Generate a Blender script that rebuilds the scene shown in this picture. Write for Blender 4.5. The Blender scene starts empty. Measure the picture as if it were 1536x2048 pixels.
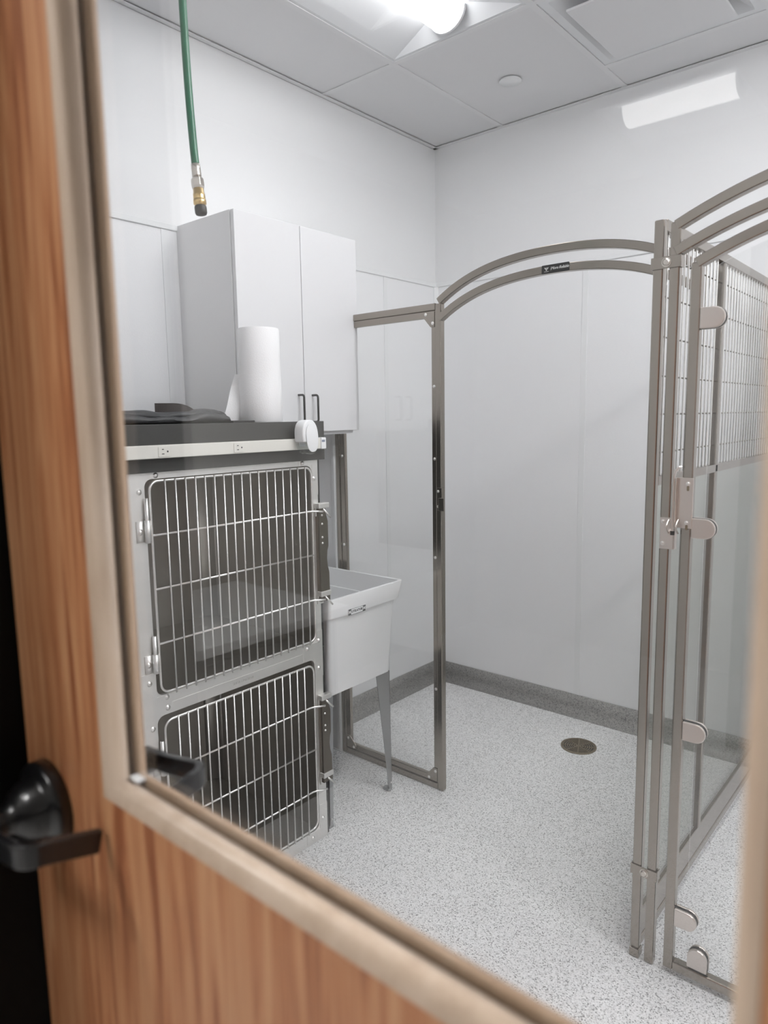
import bpy, bmesh, math, random
from mathutils import Vector, Matrix
random.seed(4)
C = bpy.context.scene.collection
PI = math.pi

# ------------------------------------------------------------------ materials
def new_mat(name):
    m = bpy.data.materials.new(name); m.use_nodes = True
    nt = m.node_tree
    for n in list(nt.nodes): nt.nodes.remove(n)
    out = nt.nodes.new('ShaderNodeOutputMaterial')
    return m, nt, out

def simple(name, col, rough=.5, metal=0., bump=None, spec=.5, coat=0., mottle=0., aniso=None, mscale=6., emit=None):
    m, nt, out = new_mat(name)
    b = nt.nodes.new('ShaderNodeBsdfPrincipled')
    b.inputs['Base Color'].default_value = (*col, 1)
    b.inputs['Roughness'].default_value = rough
    b.inputs['Metallic'].default_value = metal
    b.inputs['Specular IOR Level'].default_value = spec
    b.inputs['Coat Weight'].default_value = coat
    tc = nt.nodes.new('ShaderNodeTexCoord')
    if mottle:
        n = nt.nodes.new('ShaderNodeTexNoise'); n.inputs['Scale'].default_value = mscale; n.inputs['Detail'].default_value = 4
        mp = nt.nodes.new('ShaderNodeMapping')
        if aniso: mp.inputs['Scale'].default_value = aniso
        nt.links.new(tc.outputs['Object'], mp.inputs[0]); nt.links.new(mp.outputs[0], n.inputs['Vector'])
        r = nt.nodes.new('ShaderNodeMapRange')
        r.inputs['To Min'].default_value = max(.02, rough - mottle); r.inputs['To Max'].default_value = rough + mottle
        nt.links.new(n.outputs['Fac'], r.inputs['Value']); nt.links.new(r.outputs[0], b.inputs['Roughness'])
        mx = nt.nodes.new('ShaderNodeMix'); mx.data_type = 'RGBA'
        mx.inputs[6].default_value = (*[c * (1 - mottle * .6) for c in col], 1); mx.inputs[7].default_value = (*[min(1, c * (1 + mottle * .4)) for c in col], 1)
        nt.links.new(n.outputs['Fac'], mx.inputs[0]); nt.links.new(mx.outputs[2], b.inputs['Base Color'])
    if bump:
        sc, st, dist = bump
        n2 = nt.nodes.new('ShaderNodeTexNoise'); n2.inputs['Scale'].default_value = sc; n2.inputs['Detail'].default_value = 2
        nt.links.new(tc.outputs['Object'], n2.inputs['Vector'])
        bp = nt.nodes.new('ShaderNodeBump'); bp.inputs['Strength'].default_value = st; bp.inputs['Distance'].default_value = dist
        nt.links.new(n2.outputs['Fac'], bp.inputs['Height']); nt.links.new(bp.outputs[0], b.inputs['Normal'])
    if emit:
        b.inputs['Emission Color'].default_value = (*emit[0], 1); b.inputs['Emission Strength'].default_value = emit[1]
    nt.links.new(b.outputs[0], out.inputs[0])
    return m

def glass(name, tint=(.965, .985, .97), rough=0.0):
    # clear sheet: fresnel reflection over straight transmission
    m, nt, out = new_mat(name)
    g = nt.nodes.new('ShaderNodeNewGeometry')
    mr = nt.nodes.new('ShaderNodeMapRange')
    mr.inputs['To Min'].default_value = 1.5; mr.inputs['To Max'].default_value = 1 / 1.5
    nt.links.new(g.outputs['Backfacing'], mr.inputs['Value'])
    fr = nt.nodes.new('ShaderNodeFresnel'); nt.links.new(mr.outputs[0], fr.inputs['IOR'])
    tr = nt.nodes.new('ShaderNodeBsdfTransparent'); tr.inputs[0].default_value = (*tint, 1)
    gl = nt.nodes.new('ShaderNodeBsdfGlossy'); gl.inputs['Roughness'].default_value = rough; gl.inputs['Color'].default_value = (1, 1, 1, 1)
    mx = nt.nodes.new('ShaderNodeMixShader')
    nt.links.new(fr.outputs[0], mx.inputs[0]); nt.links.new(tr.outputs[0], mx.inputs[1]); nt.links.new(gl.outputs[0], mx.inputs[2])
    nt.links.new(mx.outputs[0], out.inputs[0])
    return m

def wood(name, dark, mid, light, scale=(7, 7, .55), rough=.42):
    m, nt, out = new_mat(name)
    tc = nt.nodes.new('ShaderNodeTexCoord')
    mp = nt.nodes.new('ShaderNodeMapping'); mp.inputs['Scale'].default_value = scale
    nt.links.new(tc.outputs['Object'], mp.inputs[0])
    n = nt.nodes.new('ShaderNodeTexNoise'); n.inputs['Scale'].default_value = 5; n.inputs['Detail'].default_value = 5; n.inputs['Distortion'].default_value = 1.2
    nt.links.new(mp.outputs[0], n.inputs['Vector'])
    mp2 = nt.nodes.new('ShaderNodeMapping'); mp2.inputs['Scale'].default_value = (scale[0] * 9, scale[1] * 9, scale[2] * 2.2)
    nt.links.new(tc.outputs['Object'], mp2.inputs[0])
    n2 = nt.nodes.new('ShaderNodeTexNoise'); n2.inputs['Scale'].default_value = 6; n2.inputs['Detail'].default_value = 3
    nt.links.new(mp2.outputs[0], n2.inputs['Vector'])
    ad = nt.nodes.new('ShaderNodeMath'); ad.operation = 'MULTIPLY_ADD'; ad.inputs[1].default_value = .35
    nt.links.new(n2.outputs['Fac'], ad.inputs[0]); nt.links.new(n.outputs['Fac'], ad.inputs[2])
    cr = nt.nodes.new('ShaderNodeValToRGB')
    e = cr.color_ramp.elements
    e[0].position = .50; e[0].color = (*dark, 1); e[1].position = .84; e[1].color = (*light, 1)
    k = e.new(.66); k.color = (*mid, 1)
    nt.links.new(ad.outputs[0], cr.inputs[0])
    b = nt.nodes.new('ShaderNodeBsdfPrincipled'); b.inputs['Roughness'].default_value = rough
    nt.links.new(cr.outputs[0], b.inputs['Base Color'])
    nt.links.new(b.outputs[0], out.inputs[0])
    return m

def speckle(name, light, mid, dark, scale=260):
    m, nt, out = new_mat(name)
    tc = nt.nodes.new('ShaderNodeTexCoord')
    v = nt.nodes.new('ShaderNodeTexVoronoi'); v.inputs['Scale'].default_value = scale
    nt.links.new(tc.outputs['Object'], v.inputs['Vector'])
    sp = nt.nodes.new('ShaderNodeSeparateColor'); nt.links.new(v.outputs['Color'], sp.inputs[0])
    cr = nt.nodes.new('ShaderNodeValToRGB'); cr.color_ramp.interpolation = 'CONSTANT'
    e = cr.color_ramp.elements
    e[0].position = 0; e[0].color = (*dark, 1); e[1].position = .10; e[1].color = (*mid, 1)
    k = e.new(.38); k.color = (*light, 1)
    k = e.new(.86); k.color = (*[min(.97, c * 1.15) for c in light], 1)
    nt.links.new(sp.outputs[0], cr.inputs[0])
    n = nt.nodes.new('ShaderNodeTexNoise'); n.inputs['Scale'].default_value = 2.5; n.inputs['Detail'].default_value = 3
    nt.links.new(tc.outputs['Object'], n.inputs['Vector'])
    r = nt.nodes.new('ShaderNodeMapRange'); r.inputs['To Min'].default_value = .90; r.inputs['To Max'].default_value = 1.08
    nt.links.new(n.outputs['Fac'], r.inputs['Value'])
    mx = nt.nodes.new('ShaderNodeMix'); mx.data_type = 'RGBA'; mx.blend_type = 'MULTIPLY'; mx.inputs[0].default_value = 1
    nt.links.new(cr.outputs[0], mx.inputs[6]); nt.links.new(r.outputs[0], mx.inputs[7])
    b = nt.nodes.new('ShaderNodeBsdfPrincipled'); b.inputs['Roughness'].default_value = .42
    bp = nt.nodes.new('ShaderNodeBump'); bp.inputs['Strength'].default_value = .25; bp.inputs['Distance'].default_value = .001
    nt.links.new(v.outputs['Distance'], bp.inputs['Height']); nt.links.new(bp.outputs[0], b.inputs['Normal'])
    nt.links.new(mx.outputs[2], b.inputs['Base Color']); nt.links.new(b.outputs[0], out.inputs[0])
    return m

WHITE = (.80, .81, .82)
M = dict(
    paint=simple('white_wall_paint', (.80, .805, .81), .6, bump=(90, .05, .001)),
    frp=simple('pebbled_white_panel', (.83, .835, .845), .34, bump=(210, .35, .0012)),
    trimw=simple('white_vinyl_trim', (.80, .81, .815), .35),
    tile=simple('ceiling_tile_vinyl', (.70, .70, .71), .6, bump=(160, .1, .0006)),
    grid=simple('ceiling_grid_paint', (.72, .72, .73), .5),
    floor=speckle('speckled_epoxy_floor', (.88, .88, .88), (.68, .68, .675), (.29, .29, .288), 330),
    cove=speckle('speckled_epoxy_cove', (.40, .395, .38), (.27, .265, .255), (.12, .12, .118), 330),
    steel=simple('brushed_stainless_tube', (.33, .297, .263), .19, 1, mottle=.07, mscale=9),
    steel2=simple('stainless_sheet', (.86, .85, .83), .48, 1, mottle=.10, mscale=7, aniso=(1, 1, 9)),
    chrome=simple('polished_wire', (.86, .85, .83), .36, 1),
    latch=simple('dark_latch_sheet', (.20, .18, .155), .30, 1, mottle=.06),
    rod=simple('polished_grid_rod', (.74, .73, .71), .16, 1),
    darkwire=simple('shaded_cross_wire', (.30, .29, .27), .35, 1),  # shading on the cross wires put into a darker metal colour
    satin=simple('satin_nickel_clamp', (.66, .61, .57), .36, 1),
    inner=simple('cage_interior_sheet', (.52, .505, .475), .46, 1, mottle=.06),
    black=simple('black_laminate', (.035, .035, .033), .45),
    dgrey=simple('charcoal_laminate', (.050, .050, .047), .42),
    blackm=simple('matte_black_metal', (.008, .008, .009), .30, mottle=.03, coat=.5),
    frame=simple('black_painted_frame', (.003, .003, .003), .6, spec=.15),
    blackh=simple('black_handle_coat', (.012, .014, .014), .35),
    cab=simple('white_melamine', (.72, .722, .735), .30),
    gasket=simple('black_gasket', (.02, .02, .02), .6),
    sink=simple('white_moulded_plastic', (.80, .81, .815), .28),
    zinc=simple('galvanised_leg', (.42, .43, .44), .38, .85, mottle=.12, mscale=12),
    strip=simple('cream_power_strip', (.72, .71, .66), .4),
    plast=simple('white_plastic', (.80, .81, .82), .3),
    paper=simple('paper_towel', (.86, .86, .87), .9, bump=(260, .6, .001)),
    cloth=simple('black_coated_fabric', (.045, .046, .048), .48, bump=(30, .4, .004)),
    leather=simple('brown_black_leather', (.06, .052, .048), .55, bump=(240, .6, .001)),
    hose=simple('green_hose_rubber', (.018, .13, .070), .35, bump=(500, .3, .0005)),
    brass=simple('brass', (.72, .52, .25), .28, 1, mottle=.06),
    nickel=simple('nickel_fitting', (.62, .58, .53), .25, 1),
    rubber=simple('black_rubber', (.018, .017, .018), .5),
    drain=simple('bronze_drain_grate', (.26, .21, .14), .45, .7, mottle=.1, mscale=30),
    pit=simple('dark_drain_pit', (.012, .010, .008), .8),
    badge=simple('black_badge', (.010, .011, .012), .35),
    badgetext=simple('silver_print', (.62, .63, .62), .4),
    ink=simple('grey_print', (.07, .075, .075), .5),
    etch=simple('pale_etched_print', (.62, .61, .58), .5),
    sticker=simple('blue_grey_sticker', (.22, .25, .33), .5),
    wood=wood('door_veneer', (.27, .090, .036), (.43, .18, .078), (.54, .28, .14), scale=(13, 13, .6)),
    bead=wood('door_moulding_wood', (.47, .355, .265), (.53, .41, .31), (.58, .46, .36), scale=(4, 4, .7), rough=.38),
    lite_inner=wood('shaded_moulding_wood', (.34, .22, .135), (.39, .26, .165), (.43, .30, .20), scale=(4, 4, .7), rough=.45),  # darker copy of the bead wood; reveal shade put into the colour
    glass=glass('clear_glass', (.985, .987, .985)),
    tinted=glass('grey_tinted_glass', (.76, .775, .745)),
    clearp=glass('clear_plastic', (.93, .95, .95), .05),
    lens=simple('lit_lamp_lens', (.9, .9, .9), .5, emit=((.985, .985, 1.0), 5.9)),
    lens2=simple('lit_corridor_lens', (.9, .9, .9), .5, emit=((1.0, .99, .985), 3.3)),
    lamp=simple('white_lamp_reflector', (.70, .71, .725), .45),
    corr=simple('corridor_wall_paint', (.58, .57, .55), .7),
    ctop=simple('pale_grey_counter_top', (.80, .82, .84), .4),
    cbody=simple('dark_counter_body', (.05, .05, .055), .5),
)

# ------------------------------------------------------------------ mesh building
class MB:
    def __init__(self): self.v = []; self.f = []; self.mi = []
    def add(self, vs, fs, mi=0):
        o = len(self.v); self.v += [tuple(p) for p in vs]; self.f += [tuple(i + o for i in q) for q in fs]; self.mi += [mi] * len(fs); return self
    def box(self, x0, x1, y0, y1, z0, z1, mi=0):
        vs = [(x, y, z) for z in (z0, z1) for y in (y0, y1) for x in (x0, x1)]
        return self.add(vs, [(0, 2, 3, 1), (4, 5, 7, 6), (0, 1, 5, 4), (2, 6, 7, 3), (0, 4, 6, 2), (1, 3, 7, 5)], mi)
    def bar(self, pts, w, h, up=(0, 0, 1), closed=False):
        # rectangular section swept along pts (w across, h along up)
        pts = [Vector(p) for p in pts]; n = len(pts); vs = []; fs = []
        upv = Vector(up)
        for i, p in enumerate(pts):
            a = pts[i - 1] if (i or closed) else None; b = pts[(i + 1) % n] if (i < n - 1 or closed) else None
            t1 = (p - a).normalized() if a is not None else None; t2 = (b - p).normalized() if b is not None else None
            t = ((t1 or t2) + (t2 or t1)).normalized()
            k = 1.0
            if t1 is not None and t2 is not None: k = 1 / max(.3, t.dot(t1))
            s = upv.cross(t)
            if s.length < 1e-6: s = Vector((1, 0, 0))
            s.normalize(); u = t.cross(s).normalized()
            # mitre lies in plane of bend; scale component in bend plane
            bend = (t2 - t1) if (t1 is not None and t2 is not None) else Vector((0, 0, 0))
            if bend.length > 1e-6:
                bd = bend.normalized(); ks = 1 + (k - 1) * abs(bd.dot(s)); ku = 1 + (k - 1) * abs(bd.dot(u))
            else: ks = ku = 1
            for a_, b_ in ((-1, -1), (1, -1), (1, 1), (-1, 1)):
                vs.append(p + s * (w / 2 * a_ * ks) + u * (h / 2 * b_ * ku))
        m = n if closed else n - 1
        for i in range(m):
            j = (i + 1) % n
            for k in range(4):
                fs.append((i * 4 + k, i * 4 + (k + 1) % 4, j * 4 + (k + 1) % 4, j * 4 + k))
        if not closed: fs += [(3, 2, 1, 0), tuple((n - 1) * 4 + k for k in range(4))]
        return self.add(vs, fs)
    def tube(self, pts, r, seg=10, closed=False, cap=True):
        pts = [Vector(p) for p in pts]; n = len(pts); vs = []; fs = []
        rs = r if isinstance(r, (list, tuple)) else [r] * n
        prev = None
        for i, p in enumerate(pts):
            if closed: t = (pts[(i + 1) % n] - pts[i - 1]).normalized()
            else: t = (pts[min(i + 1, n - 1)] - pts[max(i - 1, 0)]).normalized()
            if prev is None:
                s = t.orthogonal().normalized()
            else:
                s = (prev - t * prev.dot(t)).normalized()
            prev = s; u = t.cross(s)
            for k in range(seg):
                a = 2 * PI * k / seg; vs.append(p + (s * math.cos(a) + u * math.sin(a)) * rs[i])
        m = n if closed else n - 1
        for i in range(m):
            j = (i + 1) % n
            for k in range(seg):
                fs.append((i * seg + k, i * seg + (k + 1) % seg, j * seg + (k + 1) % seg, j * seg + k))
        if cap and not closed: fs += [tuple(reversed(range(seg))), tuple((n - 1) * seg + k for k in range(seg))]
        return self.add(vs, fs)
    def lathe(self, prof, origin, axis, seg=24):
        # prof: list of (r, t) along axis
        ax = Vector(axis).normalized(); s = ax.orthogonal().normalized(); u = ax.cross(s); o = Vector(origin); vs = []; fs = []
        for r, t in prof:
            for k in range(seg):
                a = 2 * PI * k / seg; vs.append(o + ax * t + (s * math.cos(a) + u * math.sin(a)) * max(r, 1e-5))
        for i in range(len(prof) - 1):
            for k in range(seg):
                fs.append((i * seg + k, i * seg + (k + 1) % seg, (i + 1) * seg + (k + 1) % seg, (i + 1) * seg + k))
        fs += [tuple(reversed(range(seg))), tuple((len(prof) - 1) * seg + k for k in range(seg))]
        return self.add(vs, fs)
    def prism(self, poly, d0, d1, axis='y'):
        # poly of 2D points; axis x: (y,z); y: (x,z); z: (x,y)
        def P(a, b, d): return {'x': (d, a, b), 'y': (a, d, b), 'z': (a, b, d)}[axis]
        n = len(poly); vs = [P(a, b, d0) for a, b in poly] + [P(a, b, d1) for a, b in poly]
        fs = [tuple(range(n)), tuple(range(n, 2 * n))] + [(i, (i + 1) % n, (i + 1) % n + n, i + n) for i in range(n)]
        return self.add(vs, fs)
    def frame(self, outer, inner, d0, d1, axis='x'):
        # plate with a hole; outer and inner loops of the same length
        def P(a, b, d): return {'x': (d, a, b), 'y': (a, d, b), 'z': (a, b, d)}[axis]
        n = len(outer); vs = []
        for d in (d0, d1):
            vs += [P(a, b, d) for a, b in outer] + [P(a, b, d) for a, b in inner]
        fs = []
        for i in range(n):
            j = (i + 1) % n
            fs += [(i, j, n + j, n + i), (2 * n + i, 3 * n + i, 3 * n + j, 2 * n + j), (i, 2 * n + i, 2 * n + j, j), (n + i, n + j, 3 * n + j, 3 * n + i)]
        return self.add(vs, fs)

def ROOT(o): return Vector(o.get('_o', (0, 0, 0))) if o else Vector((0, 0, 0))
ORIG = {}
def obj(name, mb, mat, parent=None, bevel=0, smooth=False, label=None, seg=2, angle=35):
    off = ORIG.get(parent.name, Vector((0, 0, 0))) if parent else Vector((0, 0, 0))
    me = bpy.data.meshes.new(name)
    me.from_pydata([tuple(Vector(p) - off) for p in mb.v], [], mb.f); me.update()
    bm = bmesh.new(); bm.from_mesh(me)
    bmesh.ops.recalc_face_normals(bm, faces=bm.faces); bm.to_mesh(me); bm.free()
    mats = mat if isinstance(mat, (list, tuple)) else [mat]
    for m in mats: me.materials.append(m)
    if len(mats) > 1:
        for p, i in zip(me.polygons, mb.mi): p.material_index = i
    o = bpy.data.objects.new(name, me); C.objects.link(o)
    if parent: o.parent = parent; ORIG[o.name] = off
    if bevel:
        md = o.modifiers.new('bevel', 'BEVEL'); md.width = bevel; md.segments = seg; md.limit_method = 'ANGLE'; md.angle_limit = math.radians(40)
        md.harden_normals = False
    if smooth:
        for p in me.polygons: p.use_smooth = True
        try:
            with bpy.context.temp_override(object=o, active_object=o, selected_objects=[o], selected_editable_objects=[o]):
                bpy.ops.object.shade_auto_smooth(angle=math.radians(angle))
        except Exception:
            me.set_sharp_from_angle(angle=math.radians(angle))
    if label: o['label'] = label
    return o
def thing(name, label, cat, loc, group=None, kind=None):
    o = bpy.data.objects.new(name, None); C.objects.link(o); o.location = loc; o.empty_display_size = .1
    ORIG[o.name] = Vector(loc)
    if label: o['label'] = label
    if cat: o['category'] = cat
    if group: o['group'] = group
    if kind: o['kind'] = kind
    return o
def tag(o, label, cat, group=None):
    o['label'] = label; o['category'] = cat
    if group: o['group'] = group
    return o
def struct(name, mb, mat, parent=None, **k):
    o = obj(name, mb, mat, parent, **k); o['kind'] = 'structure'; return o
def screw(parent, pos, axis, r=.005, name='screw', mat=None):
    mb = MB(); mb.lathe([(r * 1.5, 0), (r * 1.5, .0008), (r * 1.05, .001), (r, .002), (r * .75, .0034), (r * .3, .004), (0, .004)], pos, axis, 14)
    return obj(name, mb, mat or M['chrome'], parent, smooth=True)
def text_mb(body, size, place, depth=.0004, shear=0., spacing=1.0, bold=0.):
    # lettering outlines turned into a mesh; place maps (u, v, w) -> world
    cu = bpy.data.curves.new('lettering', 'FONT'); cu.body = body; cu.size = size; cu.extrude = depth; cu.shear = shear
    cu.space_character = spacing; cu.align_x = 'CENTER'; cu.align_y = 'CENTER'; cu.resolution_u = 3; cu.offset = bold
    ob = bpy.data.objects.new('lettering', cu); C.objects.link(ob)
    dg = bpy.context.evaluated_depsgraph_get(); me = bpy.data.meshes.new_from_object(ob.evaluated_get(dg))
    mb = MB(); mb.add([place(*v.co) for v in me.vertices], [tuple(p.vertices) for p in me.polygons])
    bpy.data.objects.remove(ob); bpy.data.curves.remove(cu); bpy.data.meshes.remove(me)
    return mb
def rrect(a0, a1, b0, b1, r, seg=5):
    out = []
    for cx, cy, s in ((a1 - r, b1 - r, 0), (a0 + r, b1 - r, 90), (a0 + r, b0 + r, 180), (a1 - r, b0 + r, 270)):
        for k in range(seg + 1):
            a = math.radians(s + 90 * k / seg); out.append((cx + r * math.cos(a), cy + r * math.sin(a)))
    return out

# ------------------------------------------------------------------ the room
XL, YB, ZC = -2.3185, 3.1664, 2.88
XR, YF = 1.25, .312
FRP = 2.185
CY0, CX0, CX1 = -3.6, -2.75, 2.1   # corridor
CZ = 2.83
FY = .12                            # corridor face of the door wall

struct('floor', MB().box(CX0 - .1, CX1 + .1, CY0 - .1, YB + .1, -.1, 0), M['floor'])
def two_tone(lower, upper):
    mb = MB(); mb.box(*lower, 0, FRP, 0); mb.box(*upper, FRP, 3.05, 1); return mb
struct('wall_left', two_tone((XL - .1, XL + .003, FY + .02, YB + .1), (XL - .1, XL, FY + .02, YB + .1)), [M['frp'], M['paint']])
struct('wall_back', two_tone((XL - .1, XR + .1, YB - .003, YB + .1), (XL - .1, XR + .1, YB, YB + .1)), [M['frp'], M['paint']])
struct('wall_right', two_tone((XR - .003, XR + .1, FY + .02, YB + .1), (XR, XR + .1, FY + .02, YB + .1)), [M['frp'], M['paint']])
# wall with the door in it
DX0, DX1, DH = -.735, .255, 2.14
mb = MB()
for a, b, z0, z1 in ((CX0 - .1, DX0 - .035, 0, 3.05), (DX1 + .035, CX1 + .1, 0, 3.05), (DX0 - .035, DX1 + .035, DH + .035, 3.05)):
    mb.box(a, b, FY, FY + .02, z0, z1, 1); mb.box(max(a, XL - .1), min(b, XR + .1), FY + .02, YF, z0, z1, 0)
struct('wall_front', mb, [M['paint'], M['corr']])
mb = MB()
for a, b, z0, z1 in ((DX0 - .05, DX0, 0, DH + .05), (DX1, DX1 + .05, 0, DH + .05), (DX0, DX1, DH, DH + .05)):
    mb.box(a, b, FY - .012, YF + .012, z0, z1)
struct('trim_1', mb, M['frame'], bevel=.002)
# corridor
struct('wall_corridor_left', MB().box(CX0 - .1, CX0, CY0 - .1, FY, 0, CZ + .1), M['corr'])
struct('wall_corridor_right', MB().box(CX1, CX1 + .1, CY0 - .1, FY, 0, CZ + .1), M['corr'])
struct('wall_corridor_back', MB().box(CX0, CX1, CY0 - .1, CY0, 0, CZ + .1), M['corr'])

# ceiling of the room: tile field with openings
gx = [XL, -1.906, -1.294, -.684, -.074, .536, XR]
gy = [FY + .05, 1.11, 2.33, YB]
TROF = [(1, 1), (3, 1), (5, 1)]
mb = MB()
for i in range(6):
    for j in range(3):
        if (i, j) in TROF: continue
        x0, x1, y0, y1 = gx[i], gx[i + 1], gy[j], gy[j + 1]
        if (i, j) == (2, 2): y0 = 2.926
        e = .004
        mb.box(x0 + e, x1 - e, max(y0, YF) + e, y1 - e, ZC + .004, ZC + .02)
struct('ceiling', mb, M['tile'], bevel=.0015, seg=1)
struct('ceiling_deck', MB().box(XL - .1, XR + .1, FY, YB + .1, ZC + .15, ZC + .2), M['paint'])
mb = MB()
for x in gx[1:-1]: mb.box(x - .012, x + .012, YF, YB, ZC, ZC + .0035)
for y in gy[1:-1]: mb.box(XL, XR, y - .012, y + .012, ZC + .0004, ZC + .0035)
mb.box(-1.294, -.684, 2.914, 2.938, ZC + .0004, ZC + .0035)
struct('trim_2', mb, M['grid'])
mb = MB()
mb.box(XL, XL + .022, YF, YB, ZC - .003, ZC); mb.box(XL, XL + .002, YF, YB, ZC - .003, ZC + .02)
mb.box(XL, XR, YB - .022, YB, ZC - .003, ZC); mb.box(XR - .022, XR, YF, YB, ZC - .003, ZC); mb.box(XL, XR, YF, YF + .022, ZC - .003, ZC)
struct('trim_3', mb, M['grid'])
# corridor ceiling with one lamp opening
LX0, LX1, LY0, LY1 = -1.455, -.85, -3.13, -2.55
mb = MB()
mb.box(CX0, LX0, CY0, FY, CZ, CZ + .1); mb.box(LX1, CX1, CY0, FY, CZ, CZ + .1); mb.box(LX0, LX1, CY0, LY0, CZ, CZ + .1); mb.box(LX0, LX1, LY1, FY, CZ, CZ + .1)
struct('ceiling_corridor', mb, M['corr'])

# wall panel trims
mb = MB()
mb.box(XL + .003, XL + .010, YF, YB, FRP - .010, FRP + .012)
struct('trim_4', mb, M['trimw'], bevel=.003)
mb = MB(); mb.box(XL, XR, YB - .010, YB - .003, FRP - .010, FRP + .012)
struct('trim_5', mb, M['trimw'], bevel=.003)
for k, y in enumerate((1.508, 2.742)):
    struct('trim_%d' % (6 + k), MB().box(XL + .003, XL + .0055, y - .014, y + .014, .1, FRP - .01), M['trimw'], bevel=.001)
for k, x in enumerate((-1.46, -.24, .98)):
    struct('trim_%d' % (8 + k), MB().box(x - .014, x + .014, YB - .0055, YB - .003, .1, FRP - .01), M['trimw'], bevel=.001)
struct('trim_11', MB().prism([(XL + .003, YB - .003), (XL + .022, YB - .003), (XL + .022, YB - .006), (XL + .006, YB - .022), (XL + .003, YB - .022)], .1, FRP - .01, 'z'), M['trimw'], bevel=.001)
# coved speckled base
def cove(wall):
    prof = [(.003, .100), (.009, .100), (.010, .045)]
    for k in range(1, 7):
        a = math.radians(90 * k / 6); prof.append((.010 + .042 * (1 - math.cos(a)), .045 - .042 * math.sin(a)))
    prof += [(.060, .0008), (.060, -.01), (.003, -.01)]
    mb = MB()
    if wall == 'left':
        mb.prism([(XL + a, b) for a, b in prof], YF, YB, 'y')
    elif wall == 'back':
        mb.prism([(YB - a, b) for a, b in prof], XL, XR, 'x')
    else:
        mb.prism([(XR - a, b) for a, b in prof], YF, YB, 'y')
    return mb
for w in ('left', 'back', 'right'):
    struct('baseboard_' + w, cove(w), M['cove'], smooth=True, angle=50)
# short stub wall the glass panel is fixed to
struct('wall_stub', MB().box(XL + .003, -2.106, 2.136, 2.184, 0, 1.905), M['frp'])
struct('trim_12', MB().box(-2.110, -2.1025, 2.133, 2.187, 0, 1.905).box(-2.118, -2.1025, 2.1325, 2.135, 0, 1.905), M['trimw'], bevel=.001)
struct('trim_13', MB().box(XL + .003, -2.10, 2.130, 2.134, 0, .006), M['trimw'])

# ------------------------------------------------------------------ ceiling lights
def troffer(x0, x1, y0, y1, z, label, lens, along='y', group=None):
    t = thing('ceiling_light', label, 'ceiling light', ((x0 + x1) / 2, (y0 + y1) / 2, z), group)
    cx, cy = (x0 + x1) / 2, (y0 + y1) / 2
    def P(a, b, c): return (cx + a, cy + b, z + c) if along == 'y' else (cx + b, cy + a, z + c)
    W, L = ((x1 - x0) / 2, (y1 - y0) / 2) if along == 'y' else ((y1 - y0) / 2, (x1 - x0) / 2)
    lw, ll = .076, L - .050
    mb = MB()      # pan: outer lip, sloped sides and ends up to the lens slot
    zs = .066
    loop0 = [(-W, -L, 0), (W, -L, 0), (W, L, 0), (-W, L, 0)]
    loop1 = [(-W + .012, -L + .012, 0), (W - .012, -L + .012, 0), (W - .012, L - .012, 0), (-W + .012, L - .012, 0)]
    loop2 = [(-lw, -ll, zs), (lw, -ll, zs), (lw, ll, zs), (-lw, ll, zs)]
    loop3 = [(-W, -L, .10), (W, -L, .10), (W, L, .10), (-W, L, .10)]
    vs = [P(*p) for lp in (loop0, loop1, loop2, loop3) for p in lp]; fs = []
    for a, b in ((0, 1), (1, 2), (0, 3)):
        for i in range(4):
            j = (i + 1) % 4; fs.append((a * 4 + i, a * 4 + j, b * 4 + j, b * 4 + i))
    fs.append((12, 13, 14, 15)); fs.append((8, 9, 10, 11))
    mb.add(vs, fs); obj('housing', mb, M['lamp'], t)
    # half-round lens
    n = 14; vs = []; fs = []
    arc = [(lw * math.cos(PI * k / n), zs - .004 - .072 * math.sin(PI * k / n)) for k in range(n + 1)]
    for s in (-1, 1):
        for a, c in arc: vs.append(P(a, s * (ll - .006), c))
    for k in range(n): fs.append((k, k + 1, n + 1 + k + 1, n + 1 + k))
    fs += [(n, 0, n + 1, 2 * n + 1)]
    mb = MB(); mb.add(vs, fs); obj('lens', mb, lens, t, smooth=True, label='glowing half-round lamp lens')
    for s in (-1, 1):
        vs = []
        for q in (ll - .006, ll + .004):
            for a, c in arc: vs.append(P(a * 1.03, s * q, c - .003))
        m = n + 1
        fs = [tuple(range(m)), tuple(range(m, 2 * m))] + [(k, k + 1, m + k + 1, m + k) for k in range(n)] + [(n, 0, m, 2 * m - 1)]
        obj('end_cap', MB().add(vs, fs), M['lamp'], t)
    return t
troffer(gx[1] + .012, gx[2] - .012, gy[1] + .012, gy[2] - .012, ZC + .003, 'lit recessed ceiling lamp in the ceiling next to the green hose', M['lens'])
M['lens4'] = simple('added_fill_lamp_lens', (.9, .9, .9), .5, emit=((.985, .985, 1.0), 38.5))  # lens of the unseen lamps added to fill the room with light
troffer(gx[3] + .012, gx[4] - .012, gy[1] + .012, gy[2] - .012, ZC + .003, 'added recessed fill lamp in front of the kennel gate, out of frame', M['lens4'])
troffer(gx[5] + .012, XR - .05, gy[1] + .012, gy[2] - .012, ZC + .003, 'added recessed fill lamp beside the right wall, out of frame', M['lens4'])  # both out-of-frame lamps are added to even out the room light
M['lens3'] = simple('added_corridor_lens', (.9, .9, .9), .5, emit=((1.0, .985, .965), 52.0))
for cx_, cy_, h_, n_ in ((-1.32, -.66, .6, 'above the pale-topped counter'), (-.68, -.98, .3, 'behind the latch side of the wooden door')):
    troffer(cx_ - .3, cx_ + .3, cy_ - h_, cy_ + h_, CZ - .105, 'added lit corridor ceiling lamp ' + n_ + ', out of frame', M['lens3'])  # unseen lamps added to brighten the door and counter
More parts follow.
